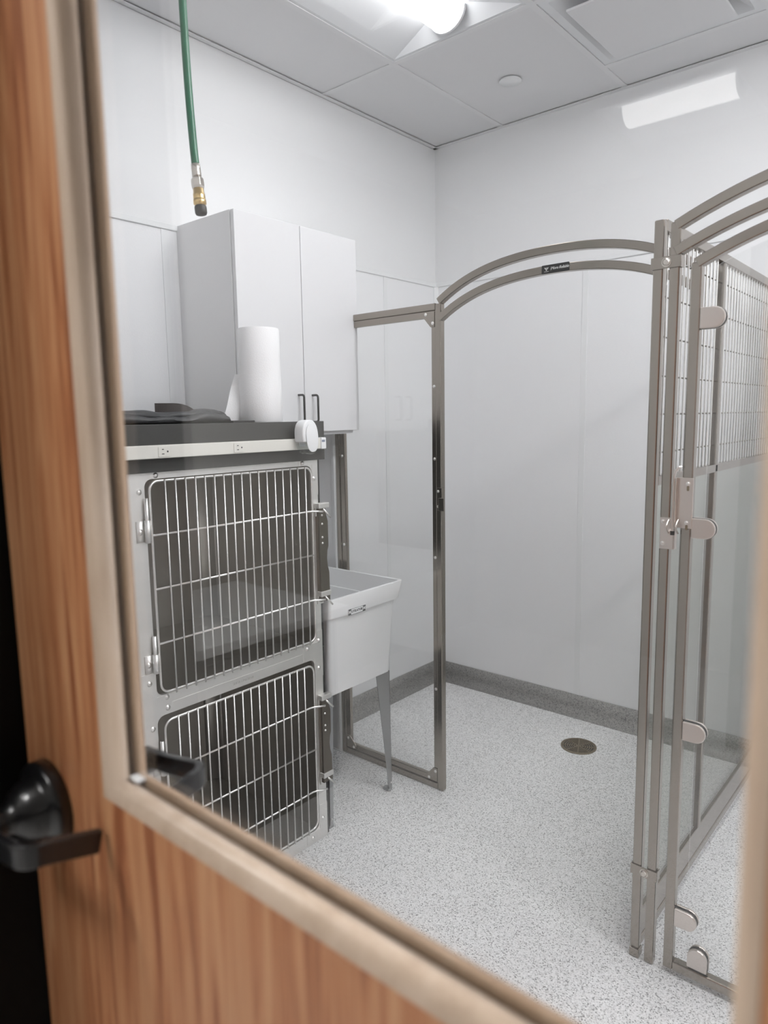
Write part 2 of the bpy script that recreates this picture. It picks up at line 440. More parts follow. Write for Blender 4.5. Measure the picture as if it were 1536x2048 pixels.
troffer(LX0 + .004, LX1 - .004, LY0 + .004, LY1 - .004, CZ + .002, 'short lit corridor ceiling lamp seen as a reflection on the back wall', M['lens2'], along='x')

# supply air diffuser
t = thing('ceiling_vent', 'square white supply air diffuser plate in the ceiling at right', 'vent', (-.99, 2.62, ZC))
def ring(loops, P=lambda *p: p):
    n = len(loops[0]); vs = [p for l in loops for p in l]; fs = []
    for a in range(len(loops) - 1):
        for i in range(n):
            j = (i + 1) % n; fs.append((a * n + i, a * n + j, (a + 1) * n + j, (a + 1) * n + i))
    return vs, fs
def sq(cx, cy, h, z): return [(cx - h, cy - h, z), (cx + h, cy - h, z), (cx + h, cy + h, z), (cx - h, cy + h, z)]
cx, cy = -.989, 2.628
vs, fs = ring([sq(cx, cy, .292, ZC + .003), sq(cx, cy, .262, ZC + .004), sq(cx, cy, .235, ZC + .022), sq(cx, cy, .16, ZC + .075), sq(cx, cy, .12, ZC + .11)])
fs.append((16, 17, 18, 19))
obj('back_pan', MB().add(vs, fs), M['lamp'], t)
obj('face_plate', MB().box(cx - .218, cx + .218, cy - .215, cy + .215, ZC - .022, ZC - .014), M['tile'], t, bevel=.002)
obj('hanger', MB().box(cx - .02, cx + .02, cy - .02, cy + .02, ZC - .014, ZC + .11), M['lamp'], t)
o = obj('ceiling_sprinkler_cover', MB().lathe([(.012, .02), (.012, -.004), (.046, -.004), (.047, -.006), (.046, -.009), (0, -.0095)], (-1.631, 2.766, ZC + .004), (0, 0, 1), 36), M['trimw'], smooth=True)
tag(o, 'small round white sprinkler cover in the middle of a ceiling tile', 'sprinkler cover')

# ------------------------------------------------------------------ wooden door with glass
door = thing('door_1', 'wooden half-glass door with black lever seen from the corridor', None, (-.29, .30, 0), kind='structure')
DF, DB = .28, .318
ox0, ox1, oz0, oz1 = -.572, -.0505, 1.160, 2.06
mb = MB()
sx0, sx1 = -.731, .251
mb.frame([(sx0, .008), (sx1, .008), (sx1, 2.135), (sx0, 2.135)], [(ox0, oz0), (ox1, oz0), (ox1, oz1), (ox0, oz1)], DF, DB, 'y')
obj('door_slab', mb, M['wood'], door, bevel=.0015)
def lite_bead(prof):
    # prof: (u toward the opening centre, y)
    mb = MB(); loops = []
    for u, y in prof:
        a0, a1, b0, b1 = ox0 + u, ox1 - u, oz0 + u, oz1 - u
        loops.append([(a0, y, b0), (a1, y, b0), (a1, y, b1), (a0, y, b1)])
    vs, fs = ring(loops); mb.add(vs, fs); return mb
obj('glazing_bead', lite_bead([(0, .2796), (.002, .2797), (.005, .2804), (.008, .2824), (.0102, .2853), (.0116, .289), (.012, .294), (.012, .2985), (0, .2985), (0, .2796)]), M['bead'], door, smooth=True, angle=40)
obj('glazing_bead', lite_bead([(0, .3184), (.002, .3183), (.008, .3176), (.0108, .3155), (.012, .312), (.012, .3055), (0, .3055), (0, .3184)]), M['lite_inner'], door, smooth=True, angle=40)
obj('setting_block', MB().box(ox0 + .012, ox0 + .026, .298, .306, oz0 + .012, oz0 + .0155), M['plast'], door, bevel=.001)
obj('glazing_gasket', lite_bead([(0, .2985), (.0105, .2985), (.0105, .2992), (0, .2992), (0, .2985)]), M['gasket'], door)
obj('glass_pane', MB().box(ox0 + .001, ox1 - .001, .2993, .3053, oz0 + .001, oz1 - .001), M['glass'], door)
# levers on both faces
def lever(sign, face, label):
    rz, rx = 1.116, -.680
    prof = [(.0435, 0), (.0435, .012), (.0415, .0145), (.033, .0155), (.0315, .019), (.029, .027), (.0245, .034), (.0185, .039), (.0150, .042), (.0138, .050), (.0138, .070)]
    mb = MB(); mb.lathe(prof, (rx, face, rz), (0, sign, 0), 40)
    h = obj('door_lever', mb, M['blackm'], door, smooth=True, label=label, angle=28)
    y1 = face + sign * .071
    mb = MB()
    pts = [(rx - .012, y1, rz + .002), (rx + .03, y1, rz + .006), (-.590, y1, rz + .017)]
    for k in range(1, 6):
        a = math.radians(90 * k / 6); pts.append((-.590 + .016 * math.sin(a), y1 - sign * .016 * (1 - math.cos(a)), rz + .0175))
    pts += [(-.574, y1 - sign * .018, rz + .017), (-.574, face + sign * .006, rz + .004)]
    mb.bar(pts, .0085, .021)
    obj('lever_arm', mb, M['blackm'], h, bevel=.002)
lever(-1, DF, 'black lever on the corridor face')
lever(1, DB, 'black lever on the room face')
mb = MB(); mb.box(sx0 - .001, sx0 + .0015, (.284), .308, 1.02, 1.20); obj('latch_faceplate', mb, M['steel'], door)

# corridor counter (mirrored in the door glass)
t = thing('counter', 'pale-topped dark counter seen only as a reflection across the upper cage', 'counter', (-2.24, -.65, 0))
obj('counter_top', MB().box(-2.60, -1.88, -1.37, .08, .715, .75), M['ctop'], t, bevel=.003)
obj('cabinet_base', MB().box(-2.58, -1.92, -1.33, .06, 0, .715), M['cbody'], t)
for k in range(2):
    obj('drawer', MB().box(-1.92, -1.905, -1.30 + .66 * k, -.68 + .66 * k, .50, .68), M['cbody'], t, bevel=.003)

# ------------------------------------------------------------------ hose
t = thing('water_hose', 'green hose hanging from the ceiling with a brass end', 'hose', (-1.42, 1.05, 1.95))
ks = 1.05 / 1.3
def hz(px, pz): return (px * ks, 1.05, 1.49 + (pz - 1.49) * ks)
P0 = [hz(-1.8155, 2.225), hz(-1.822, 2.29), hz(-1.830, 2.40), hz(-1.8355, 2.52), hz(-1.838, 2.62), hz(-1.8395, 2.70)]
pts = [Vector(p) for p in P0]; pts.append(pts[-1] + Vector((-.0005, 0, .2))); pts.append(Vector((pts[-1].x, 1.05, ZC + .01)))
sm = []
for i in range(len(pts) - 1):
    for k in range(4):
        tt = k / 4; p0 = pts[max(i - 1, 0)]; p1 = pts[i]; p2 = pts[i + 1]; p3 = pts[min(i + 2, len(pts) - 1)]
        sm.append(.5 * ((2 * p1) + (-p0 + p2) * tt + (2 * p0 - 5 * p1 + 4 * p2 - p3) * tt ** 2 + (-p0 + 3 * p1 - 3 * p2 + p3) * tt ** 3))
sm.append(pts[-1])
obj('hose_tube', MB().tube(sm, .0092, 16), M['hose'], t, smooth=True)
e0 = Vector(hz(-1.8155, 2.225)); e1 = Vector(hz(-1.7985, 2.082)); ax = (e1 - e0).normalized(); LL = (e1 - e0).length
obj('ferrule', MB().lathe([(.0096, -.004), (.0105, -.003), (.0105, .004), (.0112, .006), (.0105, .008), (.0112, .012), (.0105, .014), (.0112, .018), (.0105, .020), (.0112, .023), (.010, .0255)], e0, ax, 20), M['nickel'], t, smooth=True)
obj('hex_nut', MB().lathe([(.0105, .0255), (.0145, .030), (.0150, .034), (.0150, .048), (.0135, .053), (.011, .054)], e0, ax, 6), M['nickel'], t, bevel=.0008)
obj('brass_fitting', MB().lathe([(.0112, .053), (.0125, .054), (.0128, .064), (.0140, .065), (.0142, .076), (.0135, .078), (.0150, .079), (.0152, .088), (.0125, .0905), (.0125, .0925)], e0, ax, 20), M['brass'], t, smooth=True, angle=25)
obj('end_cap', MB().lathe([(.012, .0925), (.0135, .0935), (.0142, .097), (.0142, .108), (.0125, .1125), (.008, .1135), (0, .1135)], e0, ax, 24), M['rubber'], t, smooth=True, label='black rubber end cap')
o = obj('ceiling_grommet', MB().lathe([(.030, .004), (.030, -.003), (.022, -.006), (.012, -.007)], (pts[-1].x, 1.05, ZC + .003), (0, 0, 1), 24), M['lamp'], t, smooth=True)

# ------------------------------------------------------------------ wall cabinet
cy0, cy1, cz0, cz1, cxf = 1.560, 2.166, 1.437, 2.194, -2.002
t = thing('wall_cabinet', 'white two-door wall cabinet above the cages', 'cabinet', (XL + .003, 1.86, cz0))
mb = MB()
mb.box(XL + .0035, cxf, cy0, cy0 + .018, cz0, cz1); mb.box(XL + .0035, cxf, cy1 - .018, cy1, cz0, cz1)
mb.box(XL + .0035, cxf, cy0 + .018, cy1 - .018, cz1 - .018, cz1); mb.box(XL + .0035, cxf, cy0 + .018, cy1 - .018, cz0 + .006, cz0 + .024)
mb.box(XL + .0035, XL + .01, cy0 + .018, cy1 - .018, cz0 + .024, cz1 - .018)
obj('carcass', mb, M['cab'], t, bevel=.0006)
ym = 1.8625
for a, b, hy in ((cy0 + .001, ym - .0014, 1.831), (ym + .0014, cy1, 1.903)):
    d = obj('cabinet_door', MB().box(cxf + .003, cxf + .021, a, b, cz0 + .002, cz1 - .001), M['cab'], t, bevel=.0012)
    fx = cxf + .021; pts = [(fx, hy, 1.577)]
    for k in range(7):
        a_ = math.radians(90 * k / 6); pts.append((fx + .020 + .010 * math.sin(a_), hy, 1.567 + .010 * math.cos(a_)))
    for k in range(7):
        a_ = math.radians(90 * k / 6); pts.append((fx + .020 + .010 * math.cos(a_), hy, 1.486 - .010 * math.sin(a_)))
    pts.append((fx, hy, 1.476))
    obj('door_handle', MB().tube(pts, .0042, 10), M['blackh'], d, smooth=True, label='black bar handle')
obj('light_rail', MB().box(cxf - .018, cxf, cy0 + .018, cy1 - .018, cz0 - .012, cz0 + .006), M['cab'], t)

# ------------------------------------------------------------------ stacked cages
XC = -1.700
CYA, CYB = .955, 1.645
def cage(label, z0, z1, oa0, oa1, ob0, ob1, ra0, ra1, rb0, rb1, bars, rods, latches, hinges, bolts, plates, bands):
    t = thing('animal_cage', label, 'cage', (XC - .3, 1.3, z0), 'stacked animal cages')
    # shell
    mb = MB(); b0 = XL + .012
    prof_o = [(CYA, z0), (CYB, z0), (CYB, z1), (CYA, z1)]
    yi0, yi1, zi0, zi1 = oa0 - .004, oa1 + .006, ob0 - .01, ob1 + .004
    mb.frame(prof_o, [(yi0, zi0), (yi1, zi0), (yi1, zi1), (yi0, zi1)], b0, XC - .012, 'x')
    mb.box(b0, b0 + .003, CYA, CYB, z0, z1)
    obj('cage_shell', mb, M['inner'], t, bevel=.001)
    for yy, s in ((yi0, 1), (yi1, -1)):       # rounded liner corners at the back
        lin = MB()
        pr = [(b0 + .003, yy)] + [(b0 + .003 + .05 * (1 - math.sin(math.radians(90 * k / 6))), yy + s * .05 * (1 - math.cos(math.radians(90 * k / 6)))) for k in range(7)]
        lin.prism(pr, zi0 + .001, zi1 - .001, 'z')
        obj('liner_corner', lin, M['inner'], t, smooth=True)
    # face frame with rounded opening
    inn = rrect(oa0, oa1, ob0, ob1, .022, 5)
    n = len(inn); out = []
    for i, (a, b) in enumerate(inn):
        k = i // 6
        out.append([(CYB, z1), (CYA, z1), (CYA, z0), (CYB, z0)][k])
    # spread along outer edges to avoid degenerate faces
    q = []
    for k, (ca, cb) in enumerate([(CYB, z1), (CYA, z1), (CYA, z0), (CYB, z0)]):
        for i in range(6):
            u = i / 5
            if k == 0: p = (CYB, z1 - .03 + .06 * u) if u <= .5 else (CYB + .03 - .06 * u, z1)
            elif k == 1: p = (CYA + .03 - .06 * u, z1) if u <= .5 else (CYA, z1 + .03 - .06 * u)
            elif k == 2: p = (CYA, z0 + .03 - .06 * u) if u <= .5 else (CYA - .03 + .06 * u, z0)
            else: p = (CYB - .03 + .06 * u, z0) if u <= .5 else (CYB, z0 - .03 + .06 * u)
            p = (min(max(p[0], CYA), CYB), min(max(p[1], z0), z1)); q.append(p)
    obj('face_frame', MB().frame(q, inn, XC - .012, XC, 'x'), M['steel2'], t, bevel=.0008, seg=1)
    for a0, a1, c0, c1 in plates:
        obj('corner_plate', MB().box(XC, XC + .0012, a0, a1, c0, c1), M['steel2'], t)
    for a, c in bolts: screw(t, (XC + .001, a, c), (1, 0, 0), .0052, 'bolt')
    # door: rim, bars and rods
    xd = XC + .010
    d = obj('cage_door', MB().tube([(xd, a, c) for a, c in rrect(ra0, ra1, rb0, rb1, .026, 6)], .0036, 10, closed=True), M['chrome'], t, smooth=True)
    for a in bars:
        obj('bar', MB().tube([(xd + .005, a, rb0 - .009), (xd + .005, a, rb1 + .003)], .0026, 8), M['chrome'], d, smooth=True)
    for k, c in enumerate(rods):
        if k in latches:
            p = [(xd + .001, ra0, c), (xd + .001, ra1 - .02, c), (xd + .006, ra1 - .004, c), (xd + .016, ra1 + .012, c - .001), (xd + .018, ra1 + .034, c - .004)]
        else: p = [(xd + .001, ra0, c), (xd + .001, ra1, c)]
        obj('cross_rod', MB().tube(p, .0032, 8), M['chrome'], d, smooth=True)
    for h0, h1 in hinges:
        hm = (h0 + h1) / 2
        h = obj('hinge', MB().box(XC + .001, XC + .004, ra0 - .040, ra0 - .010, h0 + .002, hm).tube([(XC + .010, ra0 - .012, h0), (XC + .010, ra0 - .012, hm)], .0085, 12), M['steel2'], t, smooth=True)
        obj('hinge_pin', MB().tube([(XC + .010, ra0 - .012, h0 - .001), (XC + .010, ra0 - .012, h1)], .0055, 12), M['chrome'], h, smooth=True)
        screw(h, (XC + .004, ra0 - .030, (h0 + hm) / 2), (1, 0, 0), .0055, 'bolt')
    # latch rail with scalloped edge
    c1, c0 = bands
    y0 = oa1 + .012; w = .040
    H = c1 - c0
    edge = [(y0 + w * .72, c1), (y0 + w * .72, c1 - .06 * H), (y0 + w, c1 - .16 * H), (y0 + w, c1 - .42 * H), (y0 + w * .86, c1 - .47 * H), (y0 + w * .80, c1 - .55 * H), (y0 + w * .86, c1 - .63 * H), (y0 + w * 1.02, c1 - .70 * H), (y0 + w * 1.06, c0)]
    poly = [(y0, c0)] + [(y0, c1)] + edge
    L = obj('latch_rail', MB().prism(poly, XC + .016, XC + .019, 'x').box(XC, XC + .016, y0, y0 + .003, c0, c1), M['latch'], t, bevel=.0008)
    for c in (c1 - .012, c0 + .012):
        obj('latch_block', MB().box(XC + .001, XC + .024, y0 - .004, y0 + w + .004, c + .006, c + .024).box(XC + .001, XC + .006, y0 - .004, y0 + w * .6, c - .022, c + .006), M['steel2'], L, bevel=.003)
        obj('latch_pin', MB().tube([(XC + .022, y0 + w * .4, c + .004), (XC + .026, y0 + w + .006, c - .028)], .0035, 8), M['chrome'], L, smooth=True)
    for c in (c1 - .09 * H, c1 - .18 * H, c1 - .32 * H, c1 - .38 * H):
        screw(L, (XC + .019, y0 + .012, c), (1, 0, 0), .0026, 'rivet')
    return t
SP = .0324
cage_up = cage('upper stainless steel animal cage with a barred door, below the power strip', .700, 1.352, 1.004, 1.618, .728, 1.334, 1.012, 1.606, .738, 1.329,
     [1.057 + SP * k for k in range(17)], [1.183, 1.034, .880], (0, 2), [(1.165, 1.285), (.800, .905)],
     [(1.038, 1.3435), (.986, 1.302), (1.576, 1.3435), (1.6275, 1.29), (.982, .772), (1.033, .719), (1.574, .713), (1.6275, .730)],
     [(CYA, 1.055, 1.3365, 1.352), (CYA, 1.0025, 1.268, 1.3365), (1.560, CYB, 1.3355, 1.352), (1.6195, CYB, 1.235, 1.3355), (1.555, CYB, .700, .726), (1.6195, CYB, .726, .765), (CYA, 1.05, .700, .726), (CYA, 1.0025, .726, .80)], (1.195, .868))
cage_lo = cage('lower stainless steel animal cage with a barred door, standing on the floor', 0, .700, 1.000, 1.606, .044, .668, 1.016, 1.590, .062, .655,
     [1.057 + SP * k for k in range(16)], [.507, .350, .200], (0, 2), [(.50, .60), (.14, .24)],
     [(1.034, .687), (.984, .640), (1.6245, .632), (1.6245, .075), (1.573, .022)],
     [(CYA, 1.05, .6695, .700), (CYA, .998, .60, .6695), (1.555, CYB, .6695, .700), (1.608, CYB, .60, .6695), (1.545, CYB, 0, .042), (1.6085, CYB, .042, .13)], (.525, .215))
obj('side_panel', MB().box(XL + .012, XC - .004, CYB + .0004, CYB + .012, .702, 1.352), M['black'], cage_up, label='black side panel')
obj('side_panel', MB().box(XL + .012, XC - .004, CYB + .0004, CYB + .012, .004, .699), M['black'], cage_lo, label='black side panel')
mb = text_mb('SHOR-LINE PLUS', .0105, lambda u, v, w: (XC + .0004 + w, 1.302 + u, .6845 + v), spacing=1.05)
obj('etched_lettering', mb, M['etch'], cage_lo)

# charcoal cabinet top over the cages
t = thing('cage_top_shelf', 'charcoal shelf box on top of the cages behind the power strip', 'shelf', (-1.99, 1.3, 1.352))
mb = MB(); mb.box(XC - .001, XC + .014, CYA - .06, 1.668, 1.3525, 1.480); obj('front_panel', mb, M['dgrey'], t, bevel=.001)
obj('top_board', MB().box(XL + .012, XC - .001, CYA - .06, 1.668, 1.452, 1.478), M['dgrey'], t)
obj('end_panel', MB().box(XL + .012, XC - .001, 1.650, 1.668, 1.3525, 1.452), M['black'], t)
obj('end_panel', MB().box(XL + .012, XC - .001, CYA - .06, CYA - .045, 1.3525, 1.452), M['black'], t)
# power strip
xs = XC + .014
t = thing('power_strip', 'long cream power strip fixed along the front of the charcoal shelf', 'power strip', (xs, 1.3, 1.39))
obj('strip_body', MB().box(xs + .0005, xs + .024, CYA - .06, 1.628, 1.3905, 1.4255), M['strip'], t, bevel=.002)
obj('end_block', MB().box(xs + .0005, xs + .027, 1.6285, 1.651, 1.389, 1.427), M['plast'], t, bevel=.003, label='white end block')
obj('sticker', MB().box(xs + .027, xs + .0274, 1.630, 1.644, 1.412, 1.419), M['sticker'], t)
for yc in (1.045, 1.292):
    o_ = obj('socket', MB().prism(rrect(yc - .0175, yc + .0175, 1.3945, 1.4215, .002, 2), xs + .024, xs + .0262, 'x'), M['strip'], t, bevel=.0006)
    for dy, dz, w, h in ((-.004, .006, .006, .0022), (-.004, -.006, .0075, .0022)):
        obj('slot', MB().box(xs + .0262, xs + .0264, yc + dy - w / 2, yc + dy + w / 2, 1.408 + dz - h / 2, 1.408 + dz + h / 2), M['badge'], o_)
    obj('slot', MB().prism(rrect(yc + .0075, yc + .0125, 1.4055, 1.4105, .0024, 3), xs + .0262, xs + .0264, 'x'), M['badge'], o_)
# oval plug-in dispenser
x0 = xs + .0285
t = thing('dispenser', 'white oval plug-in dispenser with clear base on the power strip', 'dispenser', (x0, 1.545, 1.43))
def oval(cy, cz, a, b, n=36, p=2.4):
    return [(cy + a * math.copysign(abs(math.cos(2 * PI * k / n)) ** (2 / p), math.cos(2 * PI * k / n)), cz + b * math.copysign(abs(math.sin(2 * PI * k / n)) ** (2 / p), math.sin(2 * PI * k / n))) for k in range(n)]
def tilt(poly, cy, cz, a=math.radians(5)):
    return [(cy + (y - cy) * math.cos(a) + (z - cz) * math.sin(a) * -1, cz + (y - cy) * math.sin(a) + (z - cz) * math.cos(a)) for y, z in poly]
dy, dz = 1.541, 1.431
full = tilt(oval(dy, dz, .034, .054), dy, dz)
up = [p for p in full if p[1] > dz - .020]; lo = [p for p in full if p[1] <= dz - .020]
# order the cut outlines
up.sort(key=lambda p: math.atan2(p[0] - dy, -(p[1] - dz))); lo.sort(key=lambda p: math.atan2(p[1] - dz, p[0] - dy))
obj('socket_plug', MB().box(xs + .0264, x0 + .002, dy - .012, dy + .012, dz - .03, dz), M['plast'], t)
obj('dispenser_body', MB().prism(sorted(up, key=lambda p: math.atan2(p[1] - dz, p[0] - dy)), x0, x0 + .042, 'x'), M['plast'], t, bevel=.005, seg=3, smooth=True)
lo2 = lo + [(lo[-1][0], dz - .020), (lo[0][0], dz - .020)]
obj('clear_base', MB().prism(lo2, x0 + .003, x0 + .040, 'x'), M['clearp'], t, bevel=.002)
obj('face_disc', MB().prism(tilt(oval(dy + .002, dz - .002, .025, .045), dy, dz), x0 + .0425, x0 + .046, 'x'), M['plast'], t, bevel=.0015, smooth=True)

# paper towel roll
tx, ty, tz = -1.775, 1.476, 1.479
t = thing('paper_towel_roll', 'white paper towel roll standing on the charcoal shelf', 'paper towel roll', (tx, ty, tz))
mb = MB(); mb.lathe([(.022, .0), (.066, .0), (.0685, .004), (.0672, .10), (.0660, .20), (.0655, .286), (.0635, .293), (.024, .294), (.022, .290)], (tx, ty, tz), (0, 0, 1), 48)
obj('towel_roll', mb, M['paper'], t, smooth=True)
mb = MB(); vs = []; fs = []          # loose sheet hanging off the left side
for i in range(9):
    z = tz + .002 + .15 * i / 8
    wdt = .060 * (1 - i / 8) ** 1.1 + .002
    for k in range(4):
        u = k / 3; a = math.radians(215)
        vs.append((tx - .030 - .02 * u + .004 * math.sin(i * .8), ty - .058 - wdt * u, z))
for i in range(8):
    for k in range(3): fs.append((i * 4 + k, i * 4 + k + 1, (i + 1) * 4 + k + 1, (i + 1) * 4 + k))
o_ = obj('loose_sheet', mb.add(vs, fs), M['paper'], t, smooth=True)
o_.modifiers.new('thick', 'SOLIDIFY').thickness = .0008

# folded black apron on the shelf
def cloth_layer(y0, y1, xc, wx, zb, ztop, seed, ends=.02):
    rnd = random.Random(seed); ph = [rnd.uniform(0, 6) for _ in range(6)]
    n, m = 44, 12; vs = []; fs = []
    for i in range(n + 1):
        u = i / n; y = y0 + (y1 - y0) * u
        e = min(1, min(u, 1 - u) * (y1 - y0) / ends); e = math.sqrt(max(0, 1 - (1 - e) ** 2))
        h = (ztop(u) - zb) * (.25 + .75 * e) + .0025 * math.sin(9 * u + ph[0]) + .0015 * math.sin(23 * u + ph[1])
        for k in range(m):
            a = 2 * PI * k / m
            ca, sa = math.cos(a), math.sin(a)
            w = wx * (1 + .06 * math.sin(7 * u + ph[2] + sa)) * (.8 + .2 * e)
            vs.append((xc + w / 2 * math.copysign(abs(ca) ** .6, ca) + .004 * math.sin(12 * u + ph[3]), y, zb + h / 2 + h / 2 * math.copysign(abs(sa) ** .7, sa) + (.0015 * math.sin(17 * u + 3 * ca + ph[4]) if sa > -.2 else 0)))
    for i in range(n):
        for k in range(m): fs.append((i * m + k, i * m + (k + 1) % m, (i + 1) * m + (k + 1) % m, (i + 1) * m + k))
    fs += [tuple(range(m)), tuple(n * m + k for k in range(m))]
    return MB().add(vs, fs)
t = thing('folded_apron', 'folded black protective apron lying on the charcoal shelf', 'apron', (-1.78, 1.15, 1.479))
obj('lower_fold', cloth_layer(.915, 1.318, -1.768, .105, 1.4795, lambda u: 1.503 + .004 * math.sin(u * 8) + .010 * max(0, 1 - abs(u - .78) / .14), 3), M['cloth'], t, smooth=True, angle=60)
obj('upper_fold', cloth_layer(.90, 1.325, -1.800, .12, 1.490, lambda u: 1.516 + .006 * math.sin(u * 5 + .6) + .012 * max(0, 1 - abs(u - .88) / .2), 8, .04), M['cloth'], t, smooth=True, angle=60)
mb = MB(); vs = []; fs = []
for i in range(16):
    u = i / 15; y = 1.135 + .135 * u; top = 1.541 if u < .35 else 1.541 - .020 * ((u - .35) / .65) ** 1.6
    x = -1.84 + .028 * math.sin(u * PI)
    vs += [(x, y, 1.50), (x, y, top - .001)]
for i in range(15): fs.append((2 * i, 2 * i + 2, 2 * i + 3, 2 * i + 1))
o_ = obj('neck_strap', mb.add(vs, fs), M['leather'], t, smooth=True); o_.modifiers.new('thick', 'SOLIDIFY').thickness = .003
o = obj('clipper_mat', MB().box(-1.86, -1.72, 1.322, 1.405, 1.4785, 1.4865), M['rubber'], bevel=.002)
tag(o, 'thin black rubber mat lying flat between the apron and the paper towels', 'mat')

# ------------------------------------------------------------------ utility sink
sy0, sy1, sxf, sxb = 1.674, 2.078, -1.686, XL + .02
t = thing('utility_sink', 'white floor-standing utility sink beside the cages', 'sink', (-2.0, 1.88, 0))
def loop(x0, x1, y0, y1, z, r=.012, k=4): return [(a, b, z) for a, b in rrect(x0, x1, y0, y1, r, k)]
o1 = loop(sxb, sxf, sy0, sy1, .861)
o2 = loop(sxb, sxf - .006, sy0 + .002, sy1 - .018, .790)
o3 = loop(sxb + .004, sxf - .018, sy0 + .010, sy1 - .032, .7895)
o4 = loop(sxb + .02, sxf - .026, sy0 + .010, sy1 - .055, .502, .02)
i1 = loop(sxb + .012, sxf - .012, sy0 + .012, sy1 - .012, .861)
i2 = loop(sxb + .04, sxf - .04, sy0 + .045, sy1 - .07, .53, .03)
vs, fs = ring([i2, i1, o1, o2, o3, o4]); n = len(o1)
fs += [tuple(range(n)), tuple(5 * n + k for k in range(n))]
obj('basin', MB().add(vs, fs), M['sink'], t, bevel=.002, smooth=True, angle=25)
for sx, yy in ((1, 1), (1, 0), (0, 1), (0, 0)):
    xf = sxf - .030 if sx else sxb + .05; dirx = -1 if sx else 1
    ye = sy1 - .056 if yy else sy0 + .006; dy_ = -1 if yy else 1; lw_ = .078 if yy else .026
    y_out = ye; fl = ye - .004 * dy_ if yy else ye
    mb = MB()
    q = [(ye, .503), (ye + dy_ * lw_, .503), (ye + dy_ * .012, .012), (ye - dy_ * .006, .012)]
    mb.prism(q, xf, xf + dirx * .002, 'x')
    q2 = [(xf, .503), (xf + dirx * .06, .503), (xf + dirx * .020, .012), (xf, .012)]
    vs = [(a, ye - dy_ * (.006 if b < .1 else 0), b) for a, b in q2] + [(a, ye - dy_ * (.006 if b < .1 else 0) + dy_ * .002, b) for a, b in q2]
    mb.add(vs, [(0, 1, 2, 3), (4, 5, 6, 7), (0, 1, 5, 4), (1, 2, 6, 5), (2, 3, 7, 6), (3, 0, 4, 7)])
    L = obj('leg', mb, M['zinc'], t)
    yf = ye + dy_ * .004
    obj('foot', MB().box(min(xf, xf + dirx * .03), max(xf, xf + dirx * .03), yf - .012, yf + .012, .0004, .012), M['zinc'], L, bevel=.002)
    screw(L, (xf + .0022 if sx else xf - .0002, ye + dy_ * .002, .035), (1, 0, 0) if sx else (-1, 0, 0), .003, 'rivet')
lab = thing  # label plate on the front
lx = sxf - .0055
PLc = (1.815, .797)
def on_front(u, v, w): return (lx + .0016 + w + v * .085, PLc[0] + u, PLc[1] + v)
pl = obj('maker_plate', MB().add([on_front(u, v, w) for w in (-.0025, 0) for u, v in ((-.047, -.0115), (.047, -.0115), (.047, .0115), (-.047, .0115))], [(0, 1, 2, 3), (4, 5, 6, 7), (0, 1, 5, 4), (1, 2, 6, 5), (2, 3, 7, 6), (3, 0, 4, 7)]), M['plast'], t)
mb = text_mb('UTILATUB', .0125, lambda u, v, w: on_front(u, v, w + .0003), bold=.0002)
for s in (-1, 1):
    mb.add([on_front(s * .0385 + a, b, .0006) for a, b in ((-.0075, -.0105), (.0075, -.0105), (.0075, .0105), (-.0075, .0105))], [(0, 1, 2, 3)])
for v in (-.0108, .0108):
    mb.add([on_front(a, v + b, .0005) for a, b in ((-.046, -.0007), (.046, -.0007), (.046, .0007), (-.046, .0007))], [(0, 1, 2, 3)])
obj('plate_lettering', mb, M['ink'], pl)
mb = text_mb('M', .0150, lambda u, v, w: on_front(u - .0385, v, w + .0010), bold=.0003)
m2 = text_mb('M', .0150, lambda u, v, w: on_front(u + .0385, v, w + .0010), bold=.0003)
obj('plate_emblem', mb, M['plast'], pl); obj('plate_emblem', m2, M['plast'], pl)

# ------------------------------------------------------------------ kennel: side glass, arch
YP = 2.155
t = thing('kennel_entrance', 'steel kennel front with arched opening and narrow glass side panel beside the sink', 'kennel front', (-1.35, YP, 0))
tw = .032
P0x, P1x = -1.572, -1.547       # left post
yq0, yq1 = YP - .0127, YP + .0127
obj('post', MB().box(P0x, P1x, yq0, yq1, .001, 1.898), M['steel'], t, bevel=.003)
obj('post', MB().box(-.674, -.6495, yq0, yq1, .001, 1.905), M['steel'], t, bevel=.003)
obj('side_stile', MB().box(-2.102, -2.077, yq0, yq1, .001, 1.902), M['steel'], t, bevel=.003)
obj('top_rail', MB().box(-2.077, P0x, yq0, yq1, 1.876, 1.901), M['steel'], t, bevel=.003)
obj('bottom_rail', MB().box(-2.077, P0x, yq0, yq1, .001, .028), M['steel'], t, bevel=.003)
mb = MB()
mb.frame([(-2.077, .028), (P0x, .028), (P0x, 1.876), (-2.077, 1.876)], [(-2.052, .052), (P0x - .020, .052), (P0x - .020, 1.850), (-2.052, 1.850)], YP - .009, YP + .009, 'y')
obj('glazing_channel', mb, M['steel'], t, bevel=.002)
for (a, s), (c, w) in [((p, q)) for p in ((-2.067, 1), (P0x - .010, -1)) for q in ((.040, 1), (1.864, -1))]:
    g = obj('corner_gusset', MB().prism([(a - s * .006, c - w * .008), (a + s * .050, c - w * .008), (a + s * .050, c + w * .006), (a + s * .012, c + w * .048), (a - s * .006, c + w * .048)], YP - .0115, YP - .0092, 'y'), M['steel'], t, bevel=.0008)
    screw(g, (a + s * .034, YP - .0115, c), (0, -1, 0), .0042); screw(g, (a + s * .002, YP - .0115, c + w * .034), (0, -1, 0), .0042)
for z in (.42, .95, 1.33, 1.60):
    screw(t, (P0x - .008, YP - .0092, z), (0, -1, 0), .0042); screw(t, (-2.064, YP - .0092, z), (0, -1, 0), .0042)
